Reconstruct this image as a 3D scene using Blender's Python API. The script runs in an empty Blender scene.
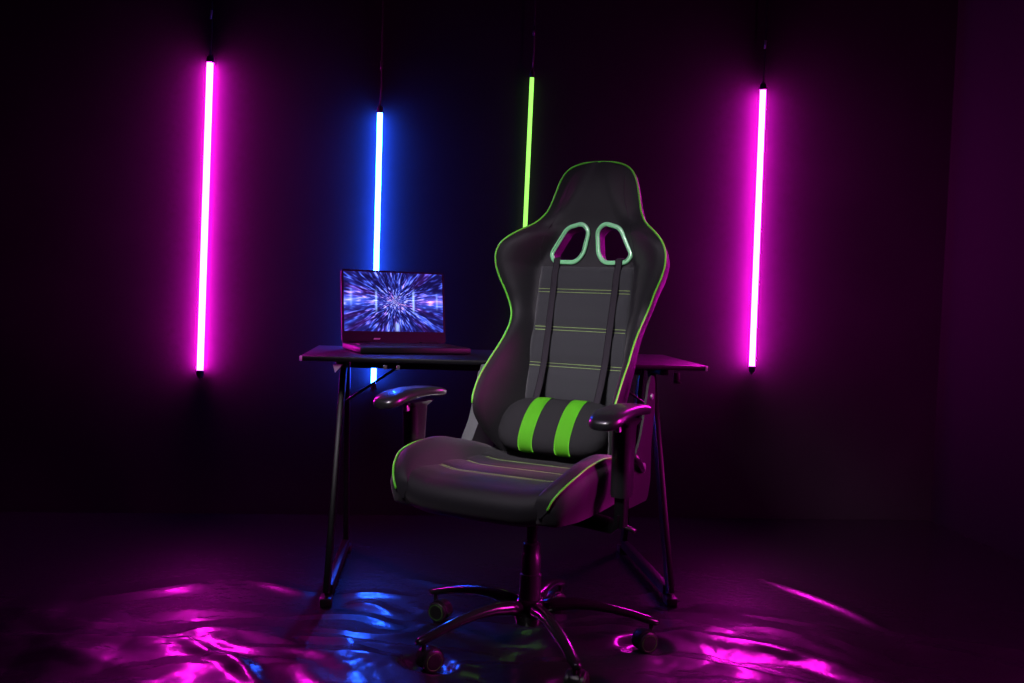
import bpy, bmesh, math, random
import numpy as np
from mathutils import Vector, Matrix

random.seed(4)
sc = bpy.context.scene
COL = sc.collection
PI = math.pi

# ------------------------------------------------------------------ camera
cam_d = bpy.data.cameras.new('camera')
cam_d.sensor_width = 36.0
cam_d.lens = 950.0 / 1024.0 * 36.0
cam_d.clip_start = 0.05
cam = bpy.data.objects.new('camera', cam_d)
COL.objects.link(cam)
p, r = math.radians(2.77), math.radians(1.9)
F = Vector((0, math.cos(p), -math.sin(p)))
R0 = Vector((1, 0, 0)); U0 = Vector((0, math.sin(p), math.cos(p)))
Rv = R0 * math.cos(r) + U0 * math.sin(r)
Uv = U0 * math.cos(r) - R0 * math.sin(r)
cam.matrix_world = Matrix(((Rv.x, Uv.x, -F.x, 0), (Rv.y, Uv.y, -F.y, 0), (Rv.z, Uv.z, -F.z, 0.95), (0, 0, 0, 1)))
sc.camera = cam
sc.view_settings.view_transform = 'Standard'
sc.view_settings.look = 'None'
sc.view_settings.gamma = 1.0
sc.view_settings.exposure = 0.0
sc.view_settings.use_curve_mapping = False
sc.cycles.use_denoising = True
sc.cycles.max_bounces = 6
sc.cycles.diffuse_bounces = 3
sc.cycles.glossy_bounces = 4

# ------------------------------------------------------------------ materials
def mat(name, col, rough=0.5, metal=0.0, spec=0.5, coat=0.0, sheen=0.0, bump=None, mix=None):
    m = bpy.data.materials.new(name); m.use_nodes = True
    nt = m.node_tree; b = nt.nodes['Principled BSDF']
    b.inputs['Base Color'].default_value = (*col, 1)
    b.inputs['Roughness'].default_value = rough
    b.inputs['Metallic'].default_value = metal
    b.inputs['Specular IOR Level'].default_value = spec
    b.inputs['Coat Weight'].default_value = coat
    b.inputs['Sheen Weight'].default_value = sheen
    tc = nt.nodes.new('ShaderNodeTexCoord')
    if bump:
        sc_, st, kind = bump
        if kind == 'weave':
            t = nt.nodes.new('ShaderNodeTexVoronoi'); t.inputs['Scale'].default_value = sc_; out = t.outputs['Distance']
        else:
            t = nt.nodes.new('ShaderNodeTexNoise'); t.inputs['Scale'].default_value = sc_
            t.inputs['Detail'].default_value = 4; out = t.outputs['Fac']
        nt.links.new(tc.outputs['Object'], t.inputs['Vector'])
        bp = nt.nodes.new('ShaderNodeBump'); bp.inputs['Strength'].default_value = st
        bp.inputs['Distance'].default_value = 0.002
        nt.links.new(out, bp.inputs['Height']); nt.links.new(bp.outputs['Normal'], b.inputs['Normal'])
    if mix:
        col2, sc2 = mix
        n = nt.nodes.new('ShaderNodeTexNoise'); n.inputs['Scale'].default_value = sc2
        n.inputs['Detail'].default_value = 3
        nt.links.new(tc.outputs['Object'], n.inputs['Vector'])
        cr = nt.nodes.new('ShaderNodeValToRGB')
        cr.color_ramp.elements[0].position = .35; cr.color_ramp.elements[0].color = (*col, 1)
        cr.color_ramp.elements[1].position = .7; cr.color_ramp.elements[1].color = (*col2, 1)
        nt.links.new(n.outputs['Fac'], cr.inputs['Fac']); nt.links.new(cr.outputs['Color'], b.inputs['Base Color'])
    return m

def emis(name, col, s=1.0):
    m = bpy.data.materials.new(name); m.use_nodes = True
    nt = m.node_tree; nt.nodes.clear()
    e = nt.nodes.new('ShaderNodeEmission'); o = nt.nodes.new('ShaderNodeOutputMaterial')
    e.inputs['Color'].default_value = (*col, 1); e.inputs['Strength'].default_value = s
    nt.links.new(e.outputs[0], o.inputs['Surface'])
    return m

M = {}
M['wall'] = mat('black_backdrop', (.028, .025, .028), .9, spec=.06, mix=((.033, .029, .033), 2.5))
M['wall_shaded'] = mat('shade_darkened_backdrop', (.012, .011, .012), .9, spec=.05)  # backdrop black darkened: shade put into the right wall's colour
M['ceiling'] = mat('black_ceiling', (.02, .02, .022), .9, spec=.1)
M['floor'] = mat('black_floor', (.006, .006, .007), .7, spec=.2)
M['film'] = mat('black_film', (.007, .0065, .0075), .44, spec=.14, coat=1.0, bump=(40, .4, 'n'))
_b = M['film'].node_tree.nodes['Principled BSDF']; _b.inputs['Coat Roughness'].default_value = .18
_n = [n for n in M['film'].node_tree.nodes if n.type == 'BUMP'][0]; M['film'].node_tree.links.new(_n.outputs['Normal'], _b.inputs['Coat Normal'])
M['leather'] = mat('black_upholstery', (.009, .008, .011), .55, spec=.32, sheen=.15, bump=(900, .25, 'weave'))
M['leather2'] = mat('black_side_upholstery', (.016, .014, .017), .42, spec=.5, bump=(500, .2, 'n'))
M['mesh'] = mat('charcoal_mesh_fabric', (.044, .046, .051), .8, spec=.25, sheen=.2, bump=(1200, .5, 'weave'))
M['pillow'] = mat('black_cushion_fabric', (.028, .028, .030), .85, spec=.2, bump=(1300, .5, 'weave'))
M['green'] = mat('lime_fabric', (.20, .84, .035), .7, spec=.25, bump=(1200, .3, 'weave'))
M['piping'] = mat('lime_piping', (.16, .82, .05), .4)
M['bracket_lit'] = mat('glint_lightened_bracket', (.14, .15, .15), .28, spec=.6, coat=.3)  # left bracket: grey lightened to carry its glint
M['bracket_shaded'] = mat('shade_darkened_bracket', (.014, .014, .015), .6, spec=.3)  # right bracket: colour darkened in place of shade from the softbox
M['trim'] = mat('dull_green_trim', (.06, .22, .03), .3)
M['stitch'] = mat('lime_thread', (.34, .50, .16), .7)
M['ring'] = mat('mint_plastic', (.33, .95, .45), .3, spec=.8, coat=.6)
M['strap'] = mat('black_webbing', (.030, .025, .033), .75, spec=.2, bump=(800, .4, 'weave'))
M['plastic'] = mat('black_plastic', (.02, .02, .022), .30, spec=.8, bump=(400, .1, 'n'))
M['pad'] = mat('armrest_rubber', (.014, .014, .016), .30, spec=.8, coat=.4, bump=(700, .1, 'n'))
M['gloss'] = mat('gloss_black_nylon', (.012, .012, .013), .16, spec=.7)
M['steel'] = mat('black_powder_steel', (.004, .004, .005), .36, spec=.45)
M['greysteel'] = mat('bare_grey_steel', (.35, .36, .38), .35, metal=.6)
M['tread'] = mat('caster_rubber', (.01, .01, .01), .4)
M['desk'] = mat('black_carbon_desktop', (.006, .006, .008), .42, spec=.3, bump=(300, .15, 'weave'))
M['laptop'] = mat('dark_laptop_shell', (.013, .012, .014), .45, spec=.4)
M['key'] = mat('laptop_key', (.012, .012, .013), .5)
M['clip'] = mat('grey_plastic', (.12, .12, .12), .3)
M['logo'] = mat('silver_mark', (.8, .8, .85), .3, metal=.3)
M['cord'] = mat('black_cord', (.012, .012, .012), .5)
M['cap'] = mat('tube_cap', (.015, .015, .017), .4)
M['mag'] = emis('magenta_tube_light', (1.0, .0085, .74), 130)
M['magdim'] = emis('dimmed_magenta_tube_light', (1.0, .0085, .74), 40)
M['blue'] = emis('blue_tube_light', (.012, .085, 1.0), 135)
M['grn'] = emis('green_tube_light', (.33, 1.0, .13), 1.6)

# ------------------------------------------------------------------ helpers
def obj(name, bm, m, parent=None, smooth=True, autosharp=None):
    me = bpy.data.meshes.new(name)
    bmesh.ops.recalc_face_normals(bm, faces=bm.faces)
    bm.to_mesh(me); bm.free()
    me.materials.append(m)
    if smooth:
        me.polygons.foreach_set('use_smooth', [True] * len(me.polygons))
        if autosharp is not None:
            me.set_sharp_from_angle(angle=math.radians(autosharp))
    o = bpy.data.objects.new(name, me); COL.objects.link(o)
    if parent: o.parent = parent
    return o

def empty(name, loc, rz=0):
    o = bpy.data.objects.new(name, None); COL.objects.link(o)
    o.empty_display_size = .1
    o.location = loc; o.rotation_euler = (0, 0, rz)
    return o

def tag(o, label=None, cat=None, group=None, kind=None):
    if label: o['label'] = label
    if cat: o['category'] = cat
    if group: o['group'] = group
    if kind: o['kind'] = kind
    return o

def box(bm, c, s, rot=None, bevel=0.0, seg=2):
    ret = bmesh.ops.create_cube(bm, size=1.0)
    vs = ret['verts']
    mt = Matrix.Translation(Vector(c))
    if rot is not None: mt = mt @ rot.to_4x4()
    mt = mt @ Matrix.Diagonal((*s, 1))
    bmesh.ops.transform(bm, matrix=mt, verts=vs)
    if bevel > 0:
        es = list({e for v in vs for e in v.link_edges})
        bmesh.ops.bevel(bm, geom=es, offset=bevel, segments=seg, affect='EDGES', profile=.5)

def frames(pts, closed=False):
    pts = [Vector(q) for q in pts]; n = len(pts); T = []
    for i in range(n):
        a = pts[(i - 1) % n] if (closed or i > 0) else pts[i]
        b = pts[(i + 1) % n] if (closed or i < n - 1) else pts[i]
        T.append((b - a).normalized())
    ref = Vector((0, 0, 1)) if abs(T[0].z) < .9 else Vector((1, 0, 0))
    N = [(ref - T[0] * ref.dot(T[0])).normalized()]
    for i in range(1, n):
        v = N[-1] - T[i] * N[-1].dot(T[i]); N.append(v.normalized())
    return pts, T, N

def tube(bm, pts, rad, n=10, closed=False, ry=None, up=None, caps=True):
    """sweep an ellipse (rad across, ry along the up direction) along pts"""
    pts, T, N = frames(pts, closed); rings = []
    k = len(pts)
    for i in range(k):
        rr = rad[i] if isinstance(rad, (list, tuple)) else rad
        r2 = (ry[i] if isinstance(ry, (list, tuple)) else ry) if ry is not None else rr
        t = T[i]
        if up is not None:
            u = Vector(up); nn = (u - t * u.dot(t)).normalized()
        else: nn = N[i]
        b = t.cross(nn)
        rings.append([bm.verts.new(pts[i] + b * (rr * math.cos(2 * PI * j / n)) + nn * (r2 * math.sin(2 * PI * j / n))) for j in range(n)])
    for i in range(k if closed else k - 1):
        A = rings[i]; B = rings[(i + 1) % k]
        for j in range(n):
            bm.faces.new((A[j], A[(j + 1) % n], B[(j + 1) % n], B[j]))
    if caps and not closed:
        bm.faces.new(rings[0]); bm.faces.new(rings[-1])

def loft(bm, rings, closed_ring=True, caps=True):
    R = [[bm.verts.new(q) for q in ring] for ring in rings]
    n = len(R[0])
    for i in range(len(R) - 1):
        for j in range(n if closed_ring else n - 1):
            bm.faces.new((R[i][j], R[i][(j + 1) % n], R[i + 1][(j + 1) % n], R[i + 1][j]))
    if caps and closed_ring:
        bm.faces.new(R[0]); bm.faces.new(list(reversed(R[-1])))
    return R

def lathe(bm, prof, n=32, mtx=None):
    """prof: (radius, z) list, revolved about z; mtx places it"""
    mtx = mtx or Matrix.Identity(4); rings = []
    for (rr, z) in prof:
        rings.append([bm.verts.new(mtx @ Vector((max(rr, 1e-5) * math.cos(2 * PI * j / n), max(rr, 1e-5) * math.sin(2 * PI * j / n), z))) for j in range(n)])
    for i in range(len(rings) - 1):
        for j in range(n):
            bm.faces.new((rings[i][j], rings[i][(j + 1) % n], rings[i + 1][(j + 1) % n], rings[i + 1][j]))
    bm.faces.new(rings[0]); bm.faces.new(list(reversed(rings[-1])))

def prism(bm, poly, fn, a, b, bevel=0):
    """poly list of 2D points, fn(u,v,w)->3D, extruded from w=a to w=b"""
    A = [bm.verts.new(fn(u, v, a)) for u, v in poly]; B = [bm.verts.new(fn(u, v, b)) for u, v in poly]
    n = len(poly)
    fs = [bm.faces.new(A), bm.faces.new(list(reversed(B)))]
    for i in range(n): fs.append(bm.faces.new((A[i], B[i], B[(i + 1) % n], A[(i + 1) % n])))
    if bevel:
        es = list({e for f in fs for e in f.edges})
        bmesh.ops.bevel(bm, geom=es, offset=bevel, segments=2, affect='EDGES')

def catmull(P, k=5, closed=False):
    P = [np.array(q, float) for q in P]; n = len(P); out = []
    rng = n if closed else n - 1
    for i in range(rng):
        if closed: a, b, c, d = P[(i - 1) % n], P[i], P[(i + 1) % n], P[(i + 2) % n]
        else:
            b, c = P[i], P[i + 1]; a = P[i - 1] if i > 0 else 2 * b - c; d = P[i + 2] if i + 2 < n else 2 * c - b
        for j in range(k):
            t = j / k
            out.append(.5 * ((2 * b) + (c - a) * t + (2 * a - 5 * b + 4 * c - d) * t * t + (3 * b - a - 3 * c + d) * t ** 3))
    if not closed: out.append(P[-1])
    return out

def round_poly(P, rad, k=6):
    P = [np.array(q, float) for q in P]; n = len(P); out = []
    for i in range(n):
        a, b, c = P[i - 1], P[i], P[(i + 1) % n]
        da = (a - b); la = np.linalg.norm(da); dc = (c - b); lc = np.linalg.norm(dc)
        t = min(rad, la * .45, lc * .45)
        s = b + da / la * t; e = b + dc / lc * t
        for j in range(k + 1):
            q = j / k; out.append((1 - q) ** 2 * s + 2 * q * (1 - q) * b + q * q * e)
    return out

def smooth01(t): t = min(max(t, 0), 1); return t * t * (3 - 2 * t)

# ------------------------------------------------------------------ room (turned six degrees from the camera axis)
RA = math.radians(6.0)
ux, uy = math.cos(RA), math.sin(RA)      # along back wall, to the right
CX, CY = 1.914, 4.25                      # back right corner
def room(a, b, z=0.0):                    # a metres left of the corner, b metres out from the back wall
    return Vector((CX - a * ux + b * uy, CY - a * uy - b * ux, z))
HC = 3.0; WL = 5.4; WD = 6.4
def slab(name, pts, thick, m, nrm):
    bm = bmesh.new(); n = Vector(nrm) * thick
    A = [bm.verts.new(q) for q in pts]; B = [bm.verts.new(q + n) for q in pts]
    bm.faces.new(A); bm.faces.new(list(reversed(B)))
    for i in range(4): bm.faces.new((A[i], B[i], B[(i + 1) % 4], A[(i + 1) % 4]))
    return tag(obj(name, bm, m, smooth=False), kind='structure')
slab('floor', [room(-.1, -.1), room(WL + .1, -.1), room(WL + .1, WD + .1), room(-.1, WD + .1)], .1, M['floor'], (0, 0, -1))
slab('ceiling', [room(-.1, -.1, HC), room(WL + .1, -.1, HC), room(WL + .1, WD + .1, HC), room(-.1, WD + .1, HC)], .1, M['ceiling'], (0, 0, 1))
slab('wall_back', [room(0, 0, 0), room(WL, 0, 0), room(WL, 0, HC), room(0, 0, HC)], .1, M['wall'], (-uy, ux, 0))
slab('wall_right', [room(0, 0, 0), room(0, WD, 0), room(0, WD, HC), room(0, 0, HC)], .1, M['wall_shaded'], (ux, uy, 0))
slab('wall_left', [room(WL, 0, 0), room(WL, WD, 0), room(WL, WD, HC), room(WL, 0, HC)], .1, M['wall'], (-ux, -uy, 0))
slab('wall_front', [room(0, WD, 0), room(WL, WD, 0), room(WL, WD, HC), room(0, WD, HC)], .1, M['wall'], (uy, -ux, 0))

# ------------------------------------------------------------------ crumpled plastic film over the floor
def vnoise(x, y, seed):
    rs = np.random.RandomState(seed); G = rs.rand(256, 256)
    xi = np.floor(x).astype(int); yi = np.floor(y).astype(int); fx = x - xi; fy = y - yi
    fx = fx ** 3 * (fx * (fx * 6 - 15) + 10); fy = fy ** 3 * (fy * (fy * 6 - 15) + 10)
    g = lambda a, b: G[a % 256, b % 256]
    return (g(xi, yi) * (1 - fx) + g(xi + 1, yi) * fx) * (1 - fy) + (g(xi, yi + 1) * (1 - fx) + g(xi + 1, yi + 1) * fx) * fy

FOLDS = [  # (points on the floor, height, half width)
    ([(.90, 3.22), (1.06, 2.93), (1.13, 2.72)], .022, .020),
    ([(.66, 2.86), (.85, 2.78), (1.05, 2.70)], .014, .028),
    ([(.50, 2.60), (.72, 2.52), (.92, 2.36)], .016, .03),
    ([(.30, 2.46), (.55, 2.40), (.85, 2.22)], .018, .03),
    ([(1.10, 2.72), (1.35, 2.60), (1.62, 2.45)], .02, .05),
    ([(1.12, 2.62), (1.28, 2.5), (1.55, 2.3)], .016, .035),
    ([(-.83, 2.42), (-.66, 2.28), (-.55, 2.15)], .026, .020),
    ([(-1.35, 2.40), (-1.0, 2.42), (-.78, 2.40)], .016, .03),
    ([(-.78, 2.40), (-.55, 2.36), (-.35, 2.33)], .014, .022),
    ([(-1.28, 2.75), (-1.08, 2.88), (-.95, 3.0)], .016, .04),
    ([(-.80, 3.02), (-.68, 2.94), (-.58, 2.88)], .018, .022),
    ([(-.56, 2.86), (-.42, 2.92), (-.28, 2.90)], .014, .020),
    ([(-.60, 2.78), (-.42, 2.82), (-.30, 2.72)], .014, .020),
    ([(-.62, 2.68), (-.42, 2.70), (-.28, 2.62)], .014, .020),
    ([(-.50, 2.57), (-.38, 2.52), (-.25, 2.56), (-.21, 2.72), (-.27, 2.84)], .012, .018),
    ([(-.55, 2.48), (-.30, 2.44), (-.10, 2.46)], .012, .016),
    ([(-.5, 2.36), (-.2, 2.34), (.05, 2.36)], .012, .02),
    ([(-.3, 3.1), (-.18, 3.02), (.0, 2.98)], .010, .02),
]
CONTACTS = []   # filled with caster and foot spots: film pressed flat there
NX, NY = 450, 430
x0, x1, y0, y1 = -3.0, 2.0, .6, 4.26
gx = np.linspace(x0, x1, NX); gy = np.linspace(y0, y1, NY)
XX, YY = np.meshgrid(gx, gy)
def film_height(X, Y):
    wx = X + .35 * (vnoise(X * 1.7 + 3, Y * 1.7, 1) - .5) + .06 * (vnoise(X * 8, Y * 8, 2) - .5)
    wy = Y + .35 * (vnoise(X * 1.7 + 9, Y * 1.7 + 5, 3) - .5) + .06 * (vnoise(X * 8 + 4, Y * 8, 4) - .5)
    h = np.zeros_like(X)
    tri = lambda q: 2 * np.abs(q - np.floor(q + .5))
    for k, (fr_, am, ang) in enumerate(((1.5, .017, 1.35), (1.9, .010, .55), (2.9, .0075, 1.85), (4.3, .0050, 1.25), (3.6, .0045, .15), (7.5, .0028, 1.7), (9.0, .0020, .9), (15.0, .0010, 1.45), (21, .0006, 2.3))):
        ca, sa = math.cos(ang), math.sin(ang)
        q = (wx * ca + wy * sa) * fr_ + .55 * vnoise(X * fr_ * .6 + k * 7, Y * fr_ * .6 + k, 30 + k) + k * .37
        m_ = np.clip(2.2 * vnoise(X * fr_ * .45 + 3 * k, Y * fr_ * .45 + 11, 50 + k) - .5, 0, 1)
        h += am * tri(q) * m_
    h *= 1.05 + .8 * vnoise(X * 1.3, Y * 1.3 + 7, 21)
    far = np.clip((2.88 - Y + .08 * np.sin(X * 3)) / .42, 0, 1); h *= .06 + .94 * far * far * (3 - 2 * far)
    for pts, ht, wd in FOLDS:
        P = catmull(pts, 6); best = np.full(X.shape, 9.0); tt = np.zeros_like(X); m = len(P) - 1
        for i in range(m):
            a = P[i]; d = P[i + 1] - a; L2 = d @ d
            t = np.clip(((X - a[0]) * d[0] + (Y - a[1]) * d[1]) / L2, 0, 1)
            dd = np.hypot(X - a[0] - t * d[0], Y - a[1] - t * d[1])
            q = dd < best; best = np.where(q, dd, best); tt = np.where(q, (i + t) / m, tt)
        h += ht * .52 * np.exp(-(best / (wd * 1.25)) ** 2) * np.clip(np.sin(np.clip(tt, .02, .98) * PI), 0, 1) ** .6
    return h

# ------------------------------------------------------------------ gaming chair
BX, BY = .071, 2.526
CA = -math.radians(27)
FZ = .0045
chair = empty('gaming_chair', (BX, BY, FZ), CA)
tag(chair, 'black high-backed gaming chair with lime green piping on a five-legged caster base', 'chair')
def chair_world(x, f):   # f forward
    c, s = math.cos(CA), math.sin(CA); y = -f
    return (BX + x * c - y * s, BY + x * s + y * c)

AR = math.radians(10.8)
def bk(x, v, n):  # backrest plane coordinates to chair-local
    f = -.20 - v * math.sin(AR) + n * math.cos(AR)
    z = .47 + v * math.cos(AR) + n * math.sin(AR)
    return Vector((x, -f, z - FZ))

TAB = [(.0, .150, .04), (.03, .178, .09), (.07, .196, .150), (.11, .206, .195), (.15, .210, .207), (.185, .212, .196), (.22, .212, .178), (.255, .210, .153), (.29, .208, .125), (.325, .204, .098),
       (.36, .202, .073), (.395, .203, .050), (.43, .209, .035), (.465, .221, .036), (.50, .235, .048), (.535, .252, .060), (.57, .263, .070), (.605, .264, .076),
       (.640, .249, .073), (.675, .216, .050), (.71, .176, .017), (.745, .153, -.004), (.78, .141, -.012), (.815, .132, -.015), (.85, .121, -.015), (.875, .107, -.015), (.893, .084, -.015), (.903, .052, -.015), (.9055, .026, -.015), (.906, 0, -.015)]
OUT = catmull(TAB, 4)
OUT[-1][1] = 0
def centre_n(v):
    return sum(centre_n0(v + d) for d in (-.03, -.022, -.015, -.0075, 0, .0075, .015, .022, .03)) / 9
def centre_n0(v):
    return float(np.interp(v, [0, .2, .55, .62, .70, .78, .86, .906], [0, 0, 0, -.008, -.006, .006, .002, -.015]))
def front_n(x, v, w, ne):
    nc = centre_n(v); c = .155 if v < .58 else float(np.interp(v, [.58, .68, .906], [.155, .10, .0]))
    c = min(c, w * .72)
    s = (abs(x) - c) / max(w - c, 1e-4)
    if s <= 0: return nc
    s = min(s, 1)
    return nc + (ne - nc) * (math.sin(s * PI / 2) ** 1.15 if ne > nc + .03 else smooth01(s)) + .010 * math.sin(PI * min(s, 1)) * (1 if v < .68 else .4)

def w_at(v):
    vs = [q[0] for q in OUT]; return float(np.interp(v, vs, [q[1] for q in OUT])), float(np.interp(v, vs, [q[2] for q in OUT]))

def backrest_bm():
    bm = bmesh.new(); nc = 40; rows = []
    K = len(OUT)
    nrm = []
    for i in range(K):
        a = OUT[max(i - 1, 0)]; b = OUT[min(i + 1, K - 1)]
        dv, dw = b[0] - a[0], b[1] - a[1]
        if i == K - 1: nrm.append((0.0, -1.0)); continue
        l = math.hypot(dv, dw); nrm.append((-dv / l, dw / l))       # inward normal: (x, v)
    side = []
    for i, (v, w, ne) in enumerate(OUT):
        rows.append([bm.verts.new(bk(w * u, v, front_n(w * u, v, w, ne))) for u in [-1 + 2 * j / nc for j in range(nc + 1)]])
    NS = 5; grids = [[rw[0] for rw in rows]]; gridR = [[rw[-1] for rw in rows]]
    for k in range(1, NS + 1):
        L = []; Rr = []
        for i, (v, w, ne) in enumerate(OUT):
            nb = float(np.interp(v, [.5, .6], [-.062, -.05])) if v < .68 else float(np.interp(v, [.68, .80, .906], [-.050, -.045, -.045]))
            if v < .1: nb = float(np.interp(v, [0, .1], [-.04, -.062]))
            T = ne - nb; t = k / NS
            n = ne - T * t
            ins = (.24 * T) * t - .006 * math.sin(PI * t) + (.010 * t ** 6)
            nx, nv = nrm[i]
            x = max(w + nx * ins, 0 if i == K - 1 else 1e-4); vv = v + nv * ins
            if i == K - 1: x = 0
            x = min(x, w)
            L.append(bm.verts.new(bk(-x, vv, n))); Rr.append(bm.verts.new(bk(x, vv, n)))
        grids.append(L); gridR.append(Rr)
    for i in range(K - 1):
        for j in range(nc): bm.faces.new((rows[i][j], rows[i][j + 1], rows[i + 1][j + 1], rows[i + 1][j]))
        for G in (grids, gridR):
            for k in range(NS): bm.faces.new((G[k][i], G[k][i + 1], G[k + 1][i + 1], G[k + 1][i]))
    # back surface
    bl, br = grids[-1], gridR[-1]; prev = None; backrows = []
    for i in range(K):
        a, b = bl[i].co, br[i].co; row = [bl[i]]
        for j in range(1, 12):
            t = j / 12; q = a.lerp(b, t); bulge = (.018 if OUT[i][0] < .55 else .006) * math.sin(PI * t) * min(1, (b - a).length / .15)
            q = q + Vector((0, math.cos(AR), -math.sin(AR))) * bulge
            row.append(bm.verts.new(q))
        row.append(br[i]); backrows.append(row)
    for i in range(K - 1):
        for j in range(12): bm.faces.new((backrows[i][j], backrows[i][j + 1], backrows[i + 1][j + 1], backrows[i + 1][j]))
    # bottom cap
    loop = list(rows[0]) + [gridR[k][0] for k in range(1, NS)] + list(reversed(backrows[0])) + [grids[k][0] for k in range(NS - 1, 0, -1)]
    bm.faces.new(loop)
    bmesh.ops.remove_doubles(bm, verts=bm.verts, dist=2e-4)
    bmesh.ops.dissolve_degenerate(bm, edges=bm.edges, dist=1e-5)
    bmesh.ops.recalc_face_normals(bm, faces=bm.faces)
    return bm

HX = .008
HOLE = [(.011, .694), (.034, .7165), (.085, .702), (.131, .617), (.115, .5925), (.045, .5915), (.022, .619)]
backrest = obj('backrest', backrest_bm(), M['leather'], chair, autosharp=60)
hb = bmesh.new()
for s in (1, -1):
    c = np.mean(HOLE, axis=0)
    P = round_poly([(c + (np.array(q) - c) * .90) for q in HOLE], .014)
    if s < 0: P = [np.array((-q[0], q[1])) for q in reversed(P)]
    prism(hb, [tuple(q) for q in P], lambda u, v, w: bk(u + HX, v, w), .08, -.15)
cut = obj('cutter', hb, M['leather'], None, smooth=False)
cut.location = chair.location; cut.rotation_euler = chair.rotation_euler
bpy.context.view_layer.update()
md = backrest.modifiers.new('b', 'BOOLEAN'); md.operation = 'DIFFERENCE'; md.object = cut; md.solver = 'EXACT'
dg = bpy.context.evaluated_depsgraph_get()
me2 = bpy.data.meshes.new_from_object(backrest.evaluated_get(dg))
backrest.modifiers.clear(); backrest.data = me2
me2.set_sharp_from_angle(angle=math.radians(60))
bpy.data.objects.remove(cut)

# outer shell: side and rear of backrest get the smoother side upholstery
me2.materials.clear(); me2.materials.append(M['leather']); me2.materials.append(M['leather2'])

# piping along the front edge
bm = bmesh.new()
pts = [(w, v, ne) for v, w, ne in OUT if v >= .135]
path = [bk(-w, v, n + .002) for w, v, n in pts] + [bk(w, v, n + .002) for w, v, n in reversed(pts[:-1])]
tube(bm, path, .0029, 8)
tag(obj('piping', bm, M['piping'], backrest), 'lime green piping along the backrest edge')

# centre panel in charcoal mesh with padded bands
STV = [.508, .394, .286, .172]
def panel_half(v): return float(np.interp(v, [0, .2, .6], [.154, .152, .146]))
def panel_n(x, v):
    ed = [.584] + STV + [.05]
    d = min(abs(v - q) for q in STV)
    wv, nev = w_at(v)
    base = front_n(x, v, wv, nev)
    puff = .007 * (1 - math.exp(-(d / .022) ** 2))
    h = panel_half(v); e = (h - abs(x)) / .012
    puff *= smooth01(e * .8); tp = smooth01((.582 - v) / .012)
    return base + .0008 + puff * tp
bm = bmesh.new(); nr, ncx = 110, 30; G = []
for i in range(nr + 1):
    v = .05 + (.582 - .05) * i / nr; h = panel_half(v)
    G.append([bm.verts.new(bk(h * (-1 + 2 * j / ncx), v, panel_n(h * (-1 + 2 * j / ncx), v))) for j in range(ncx + 1)])
for i in range(nr):
    for j in range(ncx): bm.faces.new((G[i][j], G[i][j + 1], G[i + 1][j + 1], G[i + 1][j]))
top = list(bm.faces)
ex = bmesh.ops.extrude_face_region(bm, geom=top)
bmesh.ops.translate(bm, vec=-(bk(0, 0, .010) - bk(0, 0, 0)), verts=[q for q in ex['geom'] if isinstance(q, bmesh.types.BMVert)])
tag(obj('centre_panel', bm, M['mesh'], backrest), 'charcoal mesh panel padded in bands')
for v in STV:
    bm = bmesh.new()
    for dv in (.0046, -.0046):
        h = panel_half(v) - .003
        tube(bm, [bk(h * t, v + dv, panel_n(h * t, v + dv) + .0008) for t in [q / 12 for q in range(-12, 13)]], .0009, 5)
    tag(obj('stitching', bm, M['stitch'], backrest), 'double row of lime stitching')
# seams that divide head pad from side wings
for s in (-1, 1):
    bm = bmesh.new()
    pl = catmull([(.137, .585), (.150, .62), (.128, .70), (.098, .78), (.085, .86)], 6)
    path = []
    for x, v in pl:
        wv, nev = w_at(v); x = min(x, wv * .9); path.append(bk(s * x, v, front_n(x, v, wv, nev) - .0005))
    tube(bm, path, .0012, 5)
    obj('seam', bm, M['strap'], backrest)
# cut-out frames
for s in (-1, 1):
    bm = bmesh.new()
    c = np.mean(HOLE, axis=0)
    P = round_poly([(c + (np.array(q) - c) * .95) for q in HOLE], .016)
    path = [bk(s * q[0] + HX, q[1], .004 + front_n(q[0], q[1], *w_at(q[1]))) for q in P]
    up = bk(0, 0, 1) - bk(0, 0, 0)
    tube(bm, path, .0072, 10, closed=True, ry=.0045, up=up)
    lab = 'mint green frame of the left cut-out' if s < 0 else 'mint green frame of the right cut-out'
    ring = tag(obj('cutout_frame', bm, M['ring'], backrest), lab)
    bm = bmesh.new()
    P2 = [c + (q - c) * .97 for q in P]
    rings = []
    for n_, k in ((.004, .965), (-.01, .955), (-.05, .955), (-.05, .985), (-.01, .985)):
        rings.append([bk(HX + s * (c[0] + (q[0] - c[0]) * k), c[1] + (q[1] - c[1]) * k, n_) for q in P])
    loft(bm, rings, True, caps=False)
    tag(obj('cutout_liner', bm, M['plastic'], backrest), 'black plastic lining inside the cut-out')

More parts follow.
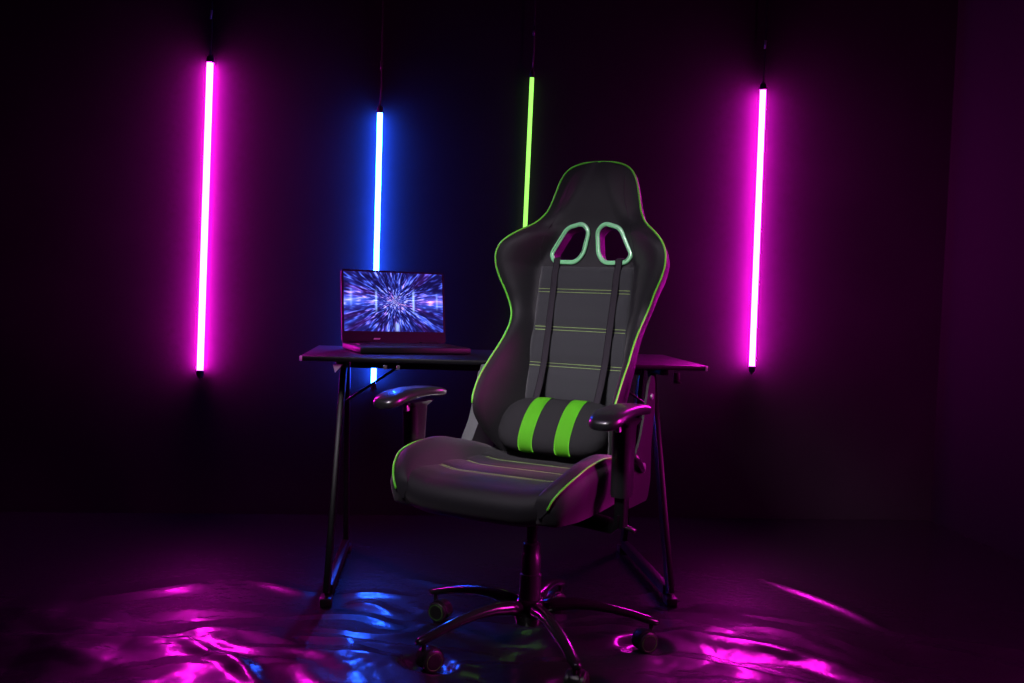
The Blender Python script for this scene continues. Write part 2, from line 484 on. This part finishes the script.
# --- seat cushion
def seat_top(x, f):
    z = .497
    # padded channels at stitched rows
    for q in (-.03, .065, .185): z -= .004 * math.exp(-((f - q) / .009) ** 2)
    z += .006 * math.exp(-((f - .14) / .05) ** 2) + .008 * math.exp(-((f - .27) / .06) ** 2)
    z += .010 * smooth01((abs(x) - .12) / .08)
    return z
bm = bmesh.new(); rings = []
for j in range(33):
    u = -1 + 2 * j / 32; x0_ = u * .205
    x = x0_; fr = .366 - .022 * abs(u) ** 3      # plan of front edge
    rr = .048 if abs(u) < .97 else .04
    ring = []
    for k in range(110):
        f = -.22 + (fr - rr + .22) * k / 109; ring.append((f, seat_top(x, f)))
    zt = seat_top(x, fr - rr)
    for k in range(1, 13):
        a = PI / 2 - PI * k / 12
        ring.append((fr - rr + rr * math.cos(a) * 1.0, zt - rr * .92 + rr * .92 * math.sin(a)))
    zb = ring[-1][1]
    for k in range(1, 9):
        f = fr - rr - (fr - rr + .22) * k / 8; ring.append((f, zb - .010 * smooth01(k / 3)))
    rings.append([Vector((x * (1 + .01 * smooth01((f - .24) / .09)), -f, z - FZ)) for f, z in ring])
loft(bm, rings)
seat = obj('seat', bm, M['leather'], chair, autosharp=50)
for q, hw in ((-.03, .17), (.065, .178), (.185, .19)):
    bm = bmesh.new()
    for df in (.005, -.005):
        n = 40
        for i in range(n):     # dashes of thread
            a = .008 - hw + 2 * hw * i / n; b = a + 2 * hw / n * .72
            tube(bm, [Vector((a, -(q + df), seat_top(a, q + df) + .0006 - FZ)), Vector((b, -(q + df), seat_top(b, q + df) + .0004 - FZ))], .0008, 4)
    tag(obj('stitching', bm, M['stitch'], seat), 'double row of pale stitching across the seat')

# --- seat side bolsters
PIPE = [(.203, .355, .468), (.214, .350, .492), (.230, .328, .517), (.246, .285, .541), (.251, .235, .554), (.252, .159, .560), (.251, .093, .556), (.247, .03, .545), (.240, -.05, .530), (.232, -.12, .512)]
PP = catmull(PIPE, 4)
for s in (-1, 1):
    bm = bmesh.new(); rings = []
    n = len(PP)
    for i, (w, f, z) in enumerate(PP):
        t = i / (n - 1)
        xi = .165                                    # inner foot on the cushion
        # direction: rows run across; at the front the row hugs the nose
        inner_f = f - .004
        zb = .425 + .02 * smooth01((.10 - t) / .10)
        crest = z + .004 + .004 * math.sin(PI * t)
        cx = w - .030
        prof = [(xi, min(.485, z - .004)), (xi + .012, min(.497, z - .001)), (xi + (cx - xi) * .55, crest - (crest - .49) * .35 if crest > .5 else crest - .002), (cx, crest), (cx + .016, crest + .001), (w - .003, z + .002), (w, z - .003),
                (w + .006, z - .018), (w + .010, z - .035 if z > .5 else z - .02), (w + .006, (z + zb) / 2 - .01), (w - .004, zb + .006), (w - .02, zb), (xi, zb)]
        q = smooth01(t / .22) * .85 + .15 if t < .22 else 1.0
        prof = [(xx * q + (w - .02) * (1 - q) if k > 6 or k < 1 else xx, zz * q + (z - .02) * (1 - q) if k > 6 or k < 1 else zz) for k, (xx, zz) in enumerate(prof)]
        rings.append([Vector((s * x, -(f - .002), zz - FZ)) for k, (x, zz) in enumerate(prof)])
    loft(bm, rings)
    bol = obj('side_bolster', bm, M['leather'] , chair, autosharp=70)
    bm = bmesh.new()
    tube(bm, [Vector((s * (w + .001), -f + .0005, z + .001 - FZ)) for w, f, z in PP], .0029, 8)
    tag(obj('piping', bm, M['piping'], bol), 'lime green piping along the seat side')

# --- seat mechanism, lift, levers
bm = bmesh.new()
box(bm, (0, .03, .405 - FZ), (.16, .26, .035), bevel=.008)
box(bm, (0, .03, .385 - FZ), (.09, .14, .03), bevel=.008)
for y in (-.09, .13): box(bm, (0, y, .420 - FZ), (.30, .045, .012), bevel=.003)
mech = obj('seat_mechanism', bm, M['steel'], chair, smooth=False)
bm = bmesh.new()
lathe(bm, [(.016, 0), (.022, .004), (.024, .02), (.022, .04), (.015, .046)], 20, Matrix.Translation((-.02, -.135, .395 - FZ)) @ Matrix.Rotation(PI / 2, 4, 'X'))
lathe(bm, [(.008, 0), (.008, .06)], 12, Matrix.Translation((-.02, -.09, .395 - FZ)) @ Matrix.Rotation(PI / 2, 4, 'X'))
obj('tension_knob', bm, M['plastic'], mech, autosharp=40)
bm = bmesh.new()
tube(bm, [(.06, .0, .395 - FZ), (.16, -.01, .393 - FZ), (.22, -.015, .388 - FZ), (.25, -.02, .380 - FZ)], .005, 8)
tube(bm, [(.245, -.02, .381 - FZ), (.30, -.028, .368 - FZ)], .009, 10, ry=.006)
obj('height_lever', bm, M['plastic'], mech)
bm = bmesh.new(); lathe(bm, [(.0145, .14), (.0145, .385)], 24)
lift = obj('gas_lift', bm, M['gloss'], chair, autosharp=40)
bm = bmesh.new(); lathe(bm, [(.029, .115), (.029, .20), (.026, .202), (.026, .25), (.0235, .253), (.0235, .282), (.019, .285)], 32)
obj('gas_lift_cover', bm, M['plastic'], lift, autosharp=40)

# --- star base
bm = bmesh.new(); lathe(bm, [(.026, .062), (.036, .066), (.042, .085), (.042, .118), (.036, .130), (.030, .134)], 32)
star = obj('star_base', bm, M['gloss'], chair, autosharp=40)
RC = .330
for k in range(5):
    wa = math.radians(.3 + 72 * k) - CA
    d = Vector((math.cos(wa), math.sin(wa), 0))
    prof = [(.028, .106, .024, .022), (.07, .118, .022, .018), (.12, .122, .0205, .0155), (.17, .119, .019, .0135), (.22, .111, .0175, .012), (.28, .097, .016, .011), (.32, .084, .0155, .011), (.343, .078, .013, .010), (.352, .077, .006, .006)]
    bm = bmesh.new()
    tube(bm, [d * q[0] + Vector((0, 0, q[1])) for q in prof], [q[2] for q in prof], 16, ry=[q[3] for q in prof], up=(0, 0, 1))
    obj('leg', bm, M['gloss'], star)
    # caster
    o = d * RC
    ca = wa + (.9 if k == 2 else -.7 if k == 1 else .4 + k * 1.3)
    if k in (2, 3): ca = math.radians({2: 152, 3: 215}[k] - 180) - CA + PI
    dr = Vector((math.cos(ca), math.sin(ca), 0)); ax = Vector((-dr.y, dr.x, 0))
    wc = o - dr * .018 + Vector((0, 0, .0285))
    bm = bmesh.new()
    lathe(bm, [(.006, .04), (.006, .082)], 12, Matrix.Translation(o))
    hood = []
    for i in range(11):
        a = math.radians(-10 + 190 * i / 10)
        hood.append((math.cos(a), math.sin(a)))
    rings = []
    for t, rr in ((-.026, .024), (-.022, .0315), (0, .034), (.022, .0315), (.026, .024)):
        rings.append([wc + ax * t * .62 + dr * (c * rr) + Vector((0, 0, s * rr * 1.0)) for c, s in hood])
    R_ = loft(bm, rings, closed_ring=False, caps=False)
    ext = bmesh.ops.solidify(bm, geom=[f for f in bm.faces if len(f.verts) == 4], thickness=.002)
    cas = obj('caster', bm, M['plastic'], chair, autosharp=50)
    rot = Matrix((( dr.x, 0, ax.x, 0), (dr.y, 0, ax.y, 0), (0, -1, 0, 0), (0, 0, 0, 1)))
    for s in (-1, 1):
        mt = Matrix.Translation(wc + ax * s * .0165) @ rot
        bm = bmesh.new()
        lathe(bm, [(.012, -.009), (.024, -.009), (.028, -.006), (.0285, 0), (.028, .006), (.024, .009), (.012, .009)], 28, mt)
        obj('wheel', bm, M['tread'], cas, autosharp=40)
        bm = bmesh.new()
        pts = [mt @ Vector((.0215 * math.cos(2 * PI * j / 28), .0215 * math.sin(2 * PI * j / 28), s * .0092)) for j in range(28)]
        tube(bm, pts, .0009, 6, closed=True)
        tag(obj('wheel_trim', bm, M['trim'], cas), 'thin green ring on the wheel')
    CONTACTS.append(((chair.matrix_world @ wc).xy.copy(), .05))

# --- armrests
def rpoly(cx, cy, sx, sy, rad, k=4):
    return [tuple(q) for q in round_poly([(cx - sx, cy - sy), (cx + sx, cy - sy), (cx + sx, cy + sy), (cx - sx, cy + sy)], rad, k)]
for s in (-1, 1):
    xa = .303 if s > 0 else -.290
    bm = bmesh.new()
    rings = []
    for z, sx, sy in ((.478, .021, .030), (.486, .0225, .032), (.56, .0225, .032), (.648, .024, .036), (.662, .030, .06)):
        rings.append([Vector((x, y, z - FZ)) for x, y in rpoly(xa, -.145, sx, sy, .021)])
    loft(bm, rings)
    arm = obj('armrest_post', bm, M['plastic'], chair, autosharp=40)
    bm = bmesh.new()
    rings = [[Vector((x, y, z - FZ)) for x, y in rpoly(xa, -.145, .014, .017, .008)] for z in (.405, .50)]
    loft(bm, rings)
    tube(bm, [(xa, -.145, .435 - FZ), (xa, -.145, .412 - FZ), (xa - s * .02, -.13, .398 - FZ), (s * .16, -.10, .398 - FZ), (s * .06, -.09, .402 - FZ)], .022, 12, ry=.007)
    obj('armrest_bracket', bm, M['steel'], arm, autosharp=40)
    bm = bmesh.new()
    box(bm, (xa - s * .0, -.186, .645 - FZ), (.014, .016, .018), bevel=.004)
    tag(obj('height_button', bm, M['logo'], arm, autosharp=40), 'small silver adjusting button')
    # pad: swept sections front to back
    bm = bmesh.new(); rings = []
    S = [(.345, .000, .668, .004), (.343, .020, .668, .010), (.330, .034, .671, .014), (.30, .0425, .677, .0165), (.25, .0450, .685, .016), (.18, .0440, .690, .0145), (.10, .0410, .690, .014),
         (.03, .0370, .686, .014), (-.005, .033, .683, .013), (-.028, .025, .681, .011), (-.038, .012, .680, .006), (-.040, .000, .680, .003)]
    for f, hw, zc, hh in S:
        hw = max(hw, .003) * .93; f = .012 + (f + .040) * .76; zc -= .005; ring = []
        for j in range(20):
            a = 2 * PI * j / 20; c, sn = math.cos(a), math.sin(a)
            e = .62
            ring.append(Vector((xa + hw * math.copysign(abs(c) ** e, c), -f, zc + hh * math.copysign(abs(sn) ** .75, sn) - FZ)))
        rings.append(ring)
    loft(bm, rings)
    obj('armrest_pad', bm, M['pad'], arm, autosharp=60)

# --- recline brackets
for s in (-1, 1):
    bm = bmesh.new()
    poly = [(-.02, .408), (-.025, .478), (-.058, .538), (-.098, .590), (-.125, .66), (-.150, .735), (-.175, .75), (-.198, .735), (-.205, .66), (-.185, .56), (-.19, .46), (-.17, .408)]
    P = [tuple(q) for q in round_poly(poly, .012, 3)]
    prism(bm, P, lambda u, v, w: Vector((w, -u, v - FZ)), s * .262, s * (.256 if s > 0 else .226), bevel=.002 if s > 0 else .005)  # left one made thicker so its front face shows the glint
    br_ = obj('recline_bracket', bm, M['bracket_shaded'] if s > 0 else M['bracket_lit'], chair, autosharp=30)
    bm = bmesh.new()
    lathe(bm, [(.010, 0), (.014, .002), (.014, .008), (.008, .010)], 16, Matrix.Translation((s * .262, .11, .505 - FZ)) @ Matrix.Rotation(s * PI / 2, 4, 'Y'))
    obj('bolt', bm, M['greysteel'], br_, autosharp=30)
    bm = bmesh.new()
    lathe(bm, [(.006, 0), (.009, .002), (.008, .006)], 12, Matrix.Translation((s * .262, .165, .69 - FZ)) @ Matrix.Rotation(s * PI / 2, 4, 'Y'))
    obj('bolt', bm, M['greysteel'], br_, autosharp=30)
    if s > 0:
        bm = bmesh.new()
        tube(bm, [(.268, .10, .50 - FZ), (.275, .07, .515 - FZ), (.276, .03, .54 - FZ), (.275, .005, .552 - FZ)], [.008, .008, .011, .009], 10)
        obj('recline_lever', bm, M['plastic'], br_)

# ------------------------------------------------------------------ lumbar cushion with straps
cush = empty('lumbar_cushion', (BX, BY, FZ), CA)
tag(cush, 'black round lumbar cushion with two lime green stripes strapped to the gaming chair back', 'cushion')
def cush_pt(u, a, grow=0.0):
    """u -1..1 along, a angle; fat roll flattened on the back"""
    L = .163; x = u * L
    e = (1 - abs(u) ** 5) ** .5 if abs(u) < 1 else 0
    k = .28 + .72 * e if abs(u) < 1 else .28
    rv = (.081 * k) + grow; rn = (.062 * k) + grow
    c, s = math.cos(a), math.sin(a)
    n = .088 + rn * c * (1 if c > 0 else .75); v = .103 + rv * math.copysign(abs(s) ** .9, s)
    n -= .5 * (v - .103)
    wr = .0012 * math.sin(9 * a + 14 * u) * (abs(u) ** 3)
    return bk(x, v, n + wr)
US = [-1, -.992, -.97, -.94, -.90, -.84, -.76, -.66] + [q / 40 for q in range(-24, 25)] + [.66, .76, .84, .90, .94, .97, .992, 1]
bm = bmesh.new(); loft(bm, [[cush_pt(u, 2 * PI * j / 40) for j in range(40)] for u in US])
body = obj('cushion_body', bm, M['pillow'], cush)
for s in (-1, 1):
    bm = bmesh.new(); u0, u1 = (.20, .475)
    rings = []
    for q in range(9):
        u = s * (u0 + (u1 - u0) * q / 8)
        rings.append([cush_pt(u, math.radians(-115 + 250 * j / 40), .0012) for j in range(41)])
    loft(bm, rings, closed_ring=False, caps=False)
    bmesh.ops.solidify(bm, geom=list(bm.faces), thickness=.0015)
    tag(obj('stripe', bm, M['green'], body), 'lime green stripe')
for s in (-1, 1):
    bm = bmesh.new(); path = []
    for i in range(25):
        t = i / 24; v = .595 - t * (.595 - .165)
        n = .004 + .008 * math.sin(PI * min(t * 2, 1) / 2) + .045 * t ** 5
        path.append(bk(.003 + s * (.098 - .004 * t), v, max(n, panel_n(.09, min(v, .58)) + .003)))
    path = [bk(.003 + s * .098, .612, -.012), bk(.003 + s * .098, .604, .006)] + path
    up = bk(0, 0, 1) - bk(0, 0, 0)
    tube(bm, path, .0105, 8, ry=.0012, up=up)
    obj('strap', bm, M['strap'], cush)

# ------------------------------------------------------------------ desk
DZ = .0045
desk = empty('gaming_desk', (-.0145, 2.951, DZ), RA)
tag(desk, 'black gaming desk with slanted metal legs behind the gaming chair', 'desk')
bm = bmesh.new(); box(bm, (.008, .285, .738 - DZ), (1.284, .57, .015), bevel=.003)
dtop = obj('tabletop', bm, M['desk'], desk, autosharp=30)
for x in (-.630, .640):
    bm = bmesh.new(); box(bm, (x, .004, .738 - DZ), (.008, .014, .016), bevel=.002)
    tag(obj('edge_cap', bm, M['logo'], dtop, autosharp=30), 'small pale cap on the desk edge')
def sqbar(bm, a, b, w, h=None):
    a, b = Vector(a), Vector(b); d = (b - a); L = d.length; q = d.to_track_quat('Z', 'Y').to_matrix()
    box(bm, (a + b) / 2, (w, h or w, L), rot=q, bevel=.003)
DZZ = .006
for s in (-1, 1):
    bm = bmesh.new()
    sqbar(bm, (s * .530, -.075, .03), (s * .512, .20, .716), .018, .040)
    leg = obj('leg', bm, M['steel'], desk, autosharp=30)
    bm = bmesh.new(); box(bm, (s * .530, -.078, .012), (.036, .056, .024), bevel=.004)
    obj('foot', bm, M['tread'], leg, autosharp=30)
    bm = bmesh.new(); sqbar(bm, (s * .512, .51, .03), (s * .512, .34, .716), .018, .040)
    leg2 = obj('leg', bm, M['steel'], desk, autosharp=30)
    bm = bmesh.new(); box(bm, (s * .512, .515, .012), (.036, .056, .024), bevel=.004)
    obj('foot', bm, M['tread'], leg2, autosharp=30)
    bm = bmesh.new(); sqbar(bm, (s * .526, -.05, .035), (s * .512, .49, .035), .026, .03)
    obj('foot_bar', bm, M['steel'], desk, autosharp=30)
    bm = bmesh.new(); sqbar(bm, (s * .512, .03, .716), (s * .512, .53, .716), .03, .02)
    obj('top_rail', bm, M['steel'], desk, autosharp=30)
    bm = bmesh.new(); sqbar(bm, (s * .505, .165, .585), (s * .315, .165, .716), .012, .008)
    obj('brace', bm, M['steel'], desk, autosharp=30)
bm = bmesh.new()
prism(bm, [(-.535, .716), (-.505, .716), (-.528, .69)], lambda u, v, w: Vector((u, w, v)), .02, .026)
tag(obj('gusset', bm, M['logo'], desk, smooth=False), 'small pale triangular gusset')
bm = bmesh.new(); sqbar(bm, (-.50, .30, .70), (.50, .30, .70), .03, .03)
obj('cross_rail', bm, M['steel'], desk, autosharp=30)
for x in (-.375, -.335):
    bm = bmesh.new(); box(bm, (x, .012, .712), (.012, .02, .014), bevel=.002)
    obj('clamp', bm, M['clip'], desk, autosharp=30)
bm = bmesh.new(); box(bm, (.548, .015, .700), (.018, .012, .034), bevel=.003); box(bm, (.548, .0, .687), (.018, .03, .008), bevel=.003)
tag(obj('hook', bm, M['steel'], desk, autosharp=30), 'hanging hook under the desk end')
for x, y in ((-.53, -.078), (.53, -.078), (-.512, .515), (.512, .515)):
    c = desk.matrix_basis @ Vector((x, y, 0)); CONTACTS.append((c.xy, .07))

# ------------------------------------------------------------------ laptop
LA = math.radians(23)
lap = empty('laptop', (-.589 + .19 * math.cos(LA), 3.30 + .18 * math.sin(LA), .7456), LA)
lap.scale = (1.05,) * 3
tag(lap, 'open black laptop showing a blue and violet light burst on the desk', 'laptop')
W2, LD = .181, .25
bm = bmesh.new(); box(bm, (0, -LD / 2, .0115), (2 * W2, LD, .019), bevel=.004)
base = obj('laptop_base', bm, M['laptop'], lap, autosharp=30)
bm = bmesh.new()
for rr in range(5):
    for c in range(15):
        box(bm, (-.145 + c * .0207, -.055 - rr * .0195, .0218), (.0175, .0165, .002))
obj('keyboard', bm, M['key'], base, smooth=False)
bm = bmesh.new(); box(bm, (-.01, -.20, .0212), (.105, .07, .0008)); obj('trackpad', bm, M['key'], base, smooth=False)
for x in (-.12, .12):
    bm = bmesh.new(); tube(bm, [(x - .03, -.002, .022), (x + .03, -.002, .022)], .006, 12)
    obj('hinge', bm, M['laptop'], base, autosharp=40)
TL = math.radians(10)
def lid(u, v, w): return Vector((u, math.sin(TL) * v - math.cos(TL) * w + .004, .024 + math.cos(TL) * v + math.sin(TL) * w))
bm = bmesh.new(); H2 = .244
P = [tuple(q) for q in round_poly([(-W2, -.003), (W2, -.003), (W2, H2), (-W2, H2)], .008, 4)]
prism(bm, P, lid, -.006, .0, bevel=.0015)
lidp = obj('lid', bm, M['laptop'], lap, autosharp=30)
bm = bmesh.new()
sx, sb, st = .173, .036, .238
A = [bm.verts.new(lid(u, v, .0012)) for u, v in ((-sx, sb), (sx, sb), (sx, st), (-sx, st))]
B_ = [bm.verts.new(lid(u, v, .0)) for u, v in ((-sx, sb), (sx, sb), (sx, st), (-sx, st))]
uvl = None
bm.faces.new(A); bm.faces.new(list(reversed(B_)))
for i in range(4): bm.faces.new((A[i], B_[i], B_[(i + 1) % 4], A[(i + 1) % 4]))
uvl = bm.loops.layers.uv.new('UVMap')
for f in bm.faces:
    for lp in f.loops:
        k = (A + B_).index(lp.vert) % 4
        lp[uvl].uv = ((0, 0), (1, 0), (1, 1), (0, 1))[k]

def screen_mat():
    m = bpy.data.materials.new('laptop_screen'); m.use_nodes = True; nt = m.node_tree; nt.nodes.clear(); N = nt.nodes
    L = nt.links.new
    def val(x): 
        n = N.new('ShaderNodeValue'); n.outputs[0].default_value = x; return n.outputs[0]
    def mth(op, a, b=None, c=None, clamp=False):
        n = N.new('ShaderNodeMath'); n.operation = op; n.use_clamp = clamp
        for i, q in enumerate((a, b, c)):
            if q is None: continue
            if isinstance(q, (int, float)): n.inputs[i].default_value = q
            else: L(q, n.inputs[i])
        return n.outputs[0]
    def noise(vec, scale, detail=2, rough=.5):
        n = N.new('ShaderNodeTexNoise'); n.inputs['Scale'].default_value = scale; n.inputs['Detail'].default_value = detail; n.inputs['Roughness'].default_value = rough
        L(vec, n.inputs['Vector']); return n.outputs['Fac']
    def comb(x, y, z):
        n = N.new('ShaderNodeCombineXYZ')
        for i, q in enumerate((x, y, z)):
            if isinstance(q, (int, float)): n.inputs[i].default_value = q
            else: L(q, n.inputs[i])
        return n.outputs[0]
    uv = N.new('ShaderNodeUVMap'); uv.uv_map = 'UVMap'
    sp = N.new('ShaderNodeSeparateXYZ'); L(uv.outputs[0], sp.inputs[0]); U, V = sp.outputs[0], sp.outputs[1]
    x = mth('MULTIPLY', mth('SUBTRACT', U, .51), 1.72); y = mth('SUBTRACT', V, .5)
    rr = mth('SQRT', mth('ADD', mth('ADD', mth('MULTIPLY', x, x), mth('MULTIPLY', y, y)), .0004))
    cx = mth('DIVIDE', x, rr); cy = mth('DIVIDE', y, rr)
    lr = mth('LOGARITHM', rr, 2.718)
    K = 12.0
    v1 = comb(mth('MULTIPLY', cx, K), mth('MULTIPLY', cy, K), mth('MULTIPLY', lr, 2.6))
    v2 = comb(mth('MULTIPLY', cx, 8.0), mth('MULTIPLY', cy, 8.0), mth('MULTIPLY', lr, 1.0))
    v3 = comb(mth('MULTIPLY', cx, 24.0), mth('MULTIPLY', cy, 24.0), mth('MULTIPLY', lr, 5.5))
    n1 = noise(v1, 1.0, 1); n2 = noise(v2, 1.0, 1); n3 = noise(v3, 1.0, 1)
    s1 = mth('MULTIPLY', mth('SUBTRACT', n1, .50), 5.5, clamp=True)
    s2 = mth('MULTIPLY', mth('SUBTRACT', n2, .48), 3.2, clamp=True)
    s3 = mth('MULTIPLY', mth('SUBTRACT', n3, .52), 5.0, clamp=True)
    lum = mth('ADD', mth('MULTIPLY', s1, .62), mth('MULTIPLY', s3, .38))
    lum = mth('ADD', lum, mth('MULTIPLY', s2, .20))
    lum = mth('MULTIPLY', lum, mth('ADD', .55, mth('MULTIPLY', mth('EXPONENT', mth('MULTIPLY', rr, -5.0)), .9)))
    # sideways glow bands left and right at mid height
    band = mth('MULTIPLY', mth('EXPONENT', mth('MULTIPLY', mth('MULTIPLY', y, y), -90.0)), mth('MULTIPLY', mth('ABSOLUTE', x), .55))
    lum = mth('ADD', lum, band)
    # bright vertical bars
    def bar(px, py, hw, hh, amp):
        dx = mth('DIVIDE', mth('SUBTRACT', x, px), hw); dy = mth('DIVIDE', mth('SUBTRACT', y, py), hh)
        e = mth('ADD', mth('MULTIPLY', dx, dx), mth('POWER', mth('ABSOLUTE', dy), 4.0))
        return mth('MULTIPLY', mth('EXPONENT', mth('MULTIPLY', e, -1.0)), amp)
    bars = None
    for a in ((-.33, .01, .016, .16, .8), (.32, .01, .018, .17, .9), (-.76, .07, .02, .14, .35), (.74, .02, .016, .12, .4), (.03, -.43, .03, .07, .8)):
        bars = bar(*a) if bars is None else mth('ADD', bars, bar(*a))
    cr = N.new('ShaderNodeValToRGB'); e = cr.color_ramp.elements
    e[0].position = 0.0; e[0].color = (.006, .004, .05, 1)
    e[1].position = 1.0; e[1].color = (.80, .85, 1.0, 1)
    for pos, col in ((.18, (.02, .02, .22, 1)), (.40, (.05, .10, .75, 1)), (.62, (.26, .30, .95, 1)), (.8, (.55, .5, 1.0, 1))):
        q = e.new(pos); q.color = col
    L(lum, cr.inputs[0])
    # drift toward pink in some directions
    v4 = comb(mth('MULTIPLY', cx, 5.0), mth('MULTIPLY', cy, 5.0), mth('MULTIPLY', lr, .6))
    n4 = mth('MULTIPLY', mth('SUBTRACT', noise(v4, 1.0, 1), .52), 5.0, clamp=True)
    mx = N.new('ShaderNodeMix'); mx.data_type = 'RGBA'; mx.blend_type = 'MULTIPLY'
    L(n4, mx.inputs['Factor']); L(cr.outputs[0], mx.inputs[6]); mx.inputs[7].default_value = (2.4, .8, .9, 1)
    em = N.new('ShaderNodeEmission'); mb = N.new('ShaderNodeMix'); mb.data_type = 'RGBA'; mb.blend_type = 'ADD'; mb.inputs['Factor'].default_value = 1
    cb = N.new('ShaderNodeMix'); cb.data_type = 'RGBA'; L(mth('MINIMUM', bars, 1.0), cb.inputs['Factor']); cb.inputs[6].default_value = (0, 0, 0, 1); cb.inputs[7].default_value = (.35, .5, 1.0, 1)
    L(mx.outputs[2], mb.inputs[6]); L(cb.outputs[2], mb.inputs[7]); L(mb.outputs[2], em.inputs['Color']); em.inputs['Strength'].default_value = 1.5
    o = N.new('ShaderNodeOutputMaterial'); L(em.outputs[0], o.inputs['Surface'])
    return m
tag(obj('screen', bm, screen_mat(), lidp, smooth=False), 'lit screen with radiating blue and violet streaks')
bm = bmesh.new(); prism(bm, [(-.075, .008), (-.053, .008), (-.050, .013), (-.072, .013)], lid, .0, .0015)
tag(obj('maker_mark', bm, M['logo'], lidp, smooth=False), 'small pale maker mark below the screen')

# ------------------------------------------------------------------ hanging light tubes
def led(top, bot, rad, m, label, capr=1.12):
    """top/bot: world points of the glowing section"""
    top, bot = Vector(top), Vector(bot)
    ax = (top - bot); Ln = ax.length; ax.normalize()
    root = empty('led_tube_light', top + ax * .035); tag(root, label, 'tube light', 'hanging light tubes')
    loc = lambda q: q - root.location
    bm = bmesh.new()
    q = ax.to_track_quat('Z', 'Y').to_matrix().to_4x4()
    lathe(bm, [(rad * .98, 0), (rad, .002), (rad, Ln - .002), (rad * .98, Ln)], 20, Matrix.Translation(loc(bot)) @ q)
    obj('glowing_tube', bm, m, root, autosharp=40)
    for a, dr in ((top, 1), (bot, -1)):
        bm = bmesh.new(); base_ = loc(a); qq = (ax * dr).to_track_quat('Z', 'Y').to_matrix().to_4x4()
        lathe(bm, [(rad * capr, 0), (rad * capr, .022), (rad * .8, .028), (rad * .45, .030), (rad * .45, .036)], 20, Matrix.Translation(base_) @ qq)
        obj('end_cap', bm, M['cap'], root, autosharp=40)
    bm = bmesh.new()
    c0 = loc(top + ax * .035); up_ = HC - root.location.z
    tube(bm, [c0, c0 + Vector((0.004, 0, .08)), c0 + Vector((.002, 0, .3)), Vector((c0.x + .004, c0.y, up_))], .0028, 8)
    cd = obj('hanging_cord', bm, M['cord'], root)
    bm = bmesh.new(); tube(bm, [c0 + Vector((0, 0, .14)), c0 + Vector((.002, 0, .175))], .005, 8)
    obj('cord_clip', bm, M['greysteel'] if rad > .012 else M['cap'], root)
    return root
#LED#
led((-1.257, 3.888, 1.848), (-1.276, 3.888, .602), .0132, M['mag'], 'magenta glowing tube light at far left, hung left of the laptop')
led((-.5745, 3.952, 1.682), (-.572, 3.952, .566), .0108, M['blue'], 'blue glowing tube light hanging behind the laptop')
led((.047, 4.022, 1.862), (.032, 4.022, .66), .0088, M['grn'], 'green glowing tube light hanging behind the gaming chair headrest')
led((1.0378, 4.114, 1.863), (1.0444, 4.114, .679), .0125, M['mag'], 'magenta glowing tube light hanging to the right of the gaming chair')
# the same tube hangs on the right wall just past the picture edge and lights the chair's side
rp = room(.045, 1.30)
led((rp.x, rp.y, 1.50), (rp.x, rp.y, .30), .0125, M['magdim'], 'magenta glowing tube light hung close to the right wall, past the corner')

# ------------------------------------------------------------------ film mesh
hh = film_height(XX, YY)
for c, rad in CONTACTS:
    d = np.hypot(XX - c[0], YY - c[1]); k = np.clip((d - rad * .7) / (rad * 1.0), 0, 1); k = k * k * (3 - 2 * k)
    hh = hh * k
hh = hh + .0035
verts = np.stack([XX.ravel(), YY.ravel(), hh.ravel()], -1)
# keep inside the turned room
rx = (verts[:, 0] - CX) * ux + (verts[:, 1] - CY) * uy; ry = -(verts[:, 0] - CX) * uy + (verts[:, 1] - CY) * ux
idx = np.arange(NX * NY).reshape(NY, NX)
faces = np.stack([idx[:-1, :-1].ravel(), idx[:-1, 1:].ravel(), idx[1:, 1:].ravel(), idx[1:, :-1].ravel()], -1)
okv = (rx < -.015) & (ry < -.015)
faces = faces[okv[faces].all(axis=1)]
fm = bpy.data.meshes.new('plastic_sheet'); fm.from_pydata(verts.tolist(), [], faces.tolist())
fm.polygons.foreach_set('use_smooth', [True] * len(fm.polygons)); fm.materials.append(M['film'])
film = bpy.data.objects.new('plastic_sheet', fm); COL.objects.link(film)
tag(film, 'crumpled glossy black plastic sheet spread over the floor under the chair and desk', 'plastic sheet')

# ------------------------------------------------------------------ studio lamps, added violet fill and world
def area(name, loc, target, size, col, power, sy=None, spread=180):
    d = bpy.data.lights.new(name, 'AREA'); d.energy = power; d.color = col; d.size = size; d.spread = math.radians(spread)
    if sy: d.shape = 'RECTANGLE'; d.size_y = sy
    o = bpy.data.objects.new(name, d); COL.objects.link(o); o.location = loc
    o.rotation_euler = (Vector(target) - Vector(loc)).to_track_quat('-Z', 'Y').to_euler()
    return o
area('front_softbox', (-.80, .85, 2.35), (.0, 2.45, .88), .5, (1.0, .90, 1.0), 2.9, spread=34)
area('right_magenta_lamp', (1.75, 2.15, 1.25), (.1, 2.45, .6), .3, (1, .02, .62), 5.5, .9, spread=60)

area('added_violet_fill', (-1.2, 1.6, 2.9), (-1.2, 3.0, .6), 1.6, (.5, .0, 1.0), 2.2, 1.2, spread=100)  # unseen lamp added to lift the dark walls with faint violet
w = bpy.data.worlds.new('world'); sc.world = w; w.use_nodes = True
w.node_tree.nodes['Background'].inputs[0].default_value = (.004, .001, .006, 1)
w.node_tree.nodes['Background'].inputs[1].default_value = 1.0
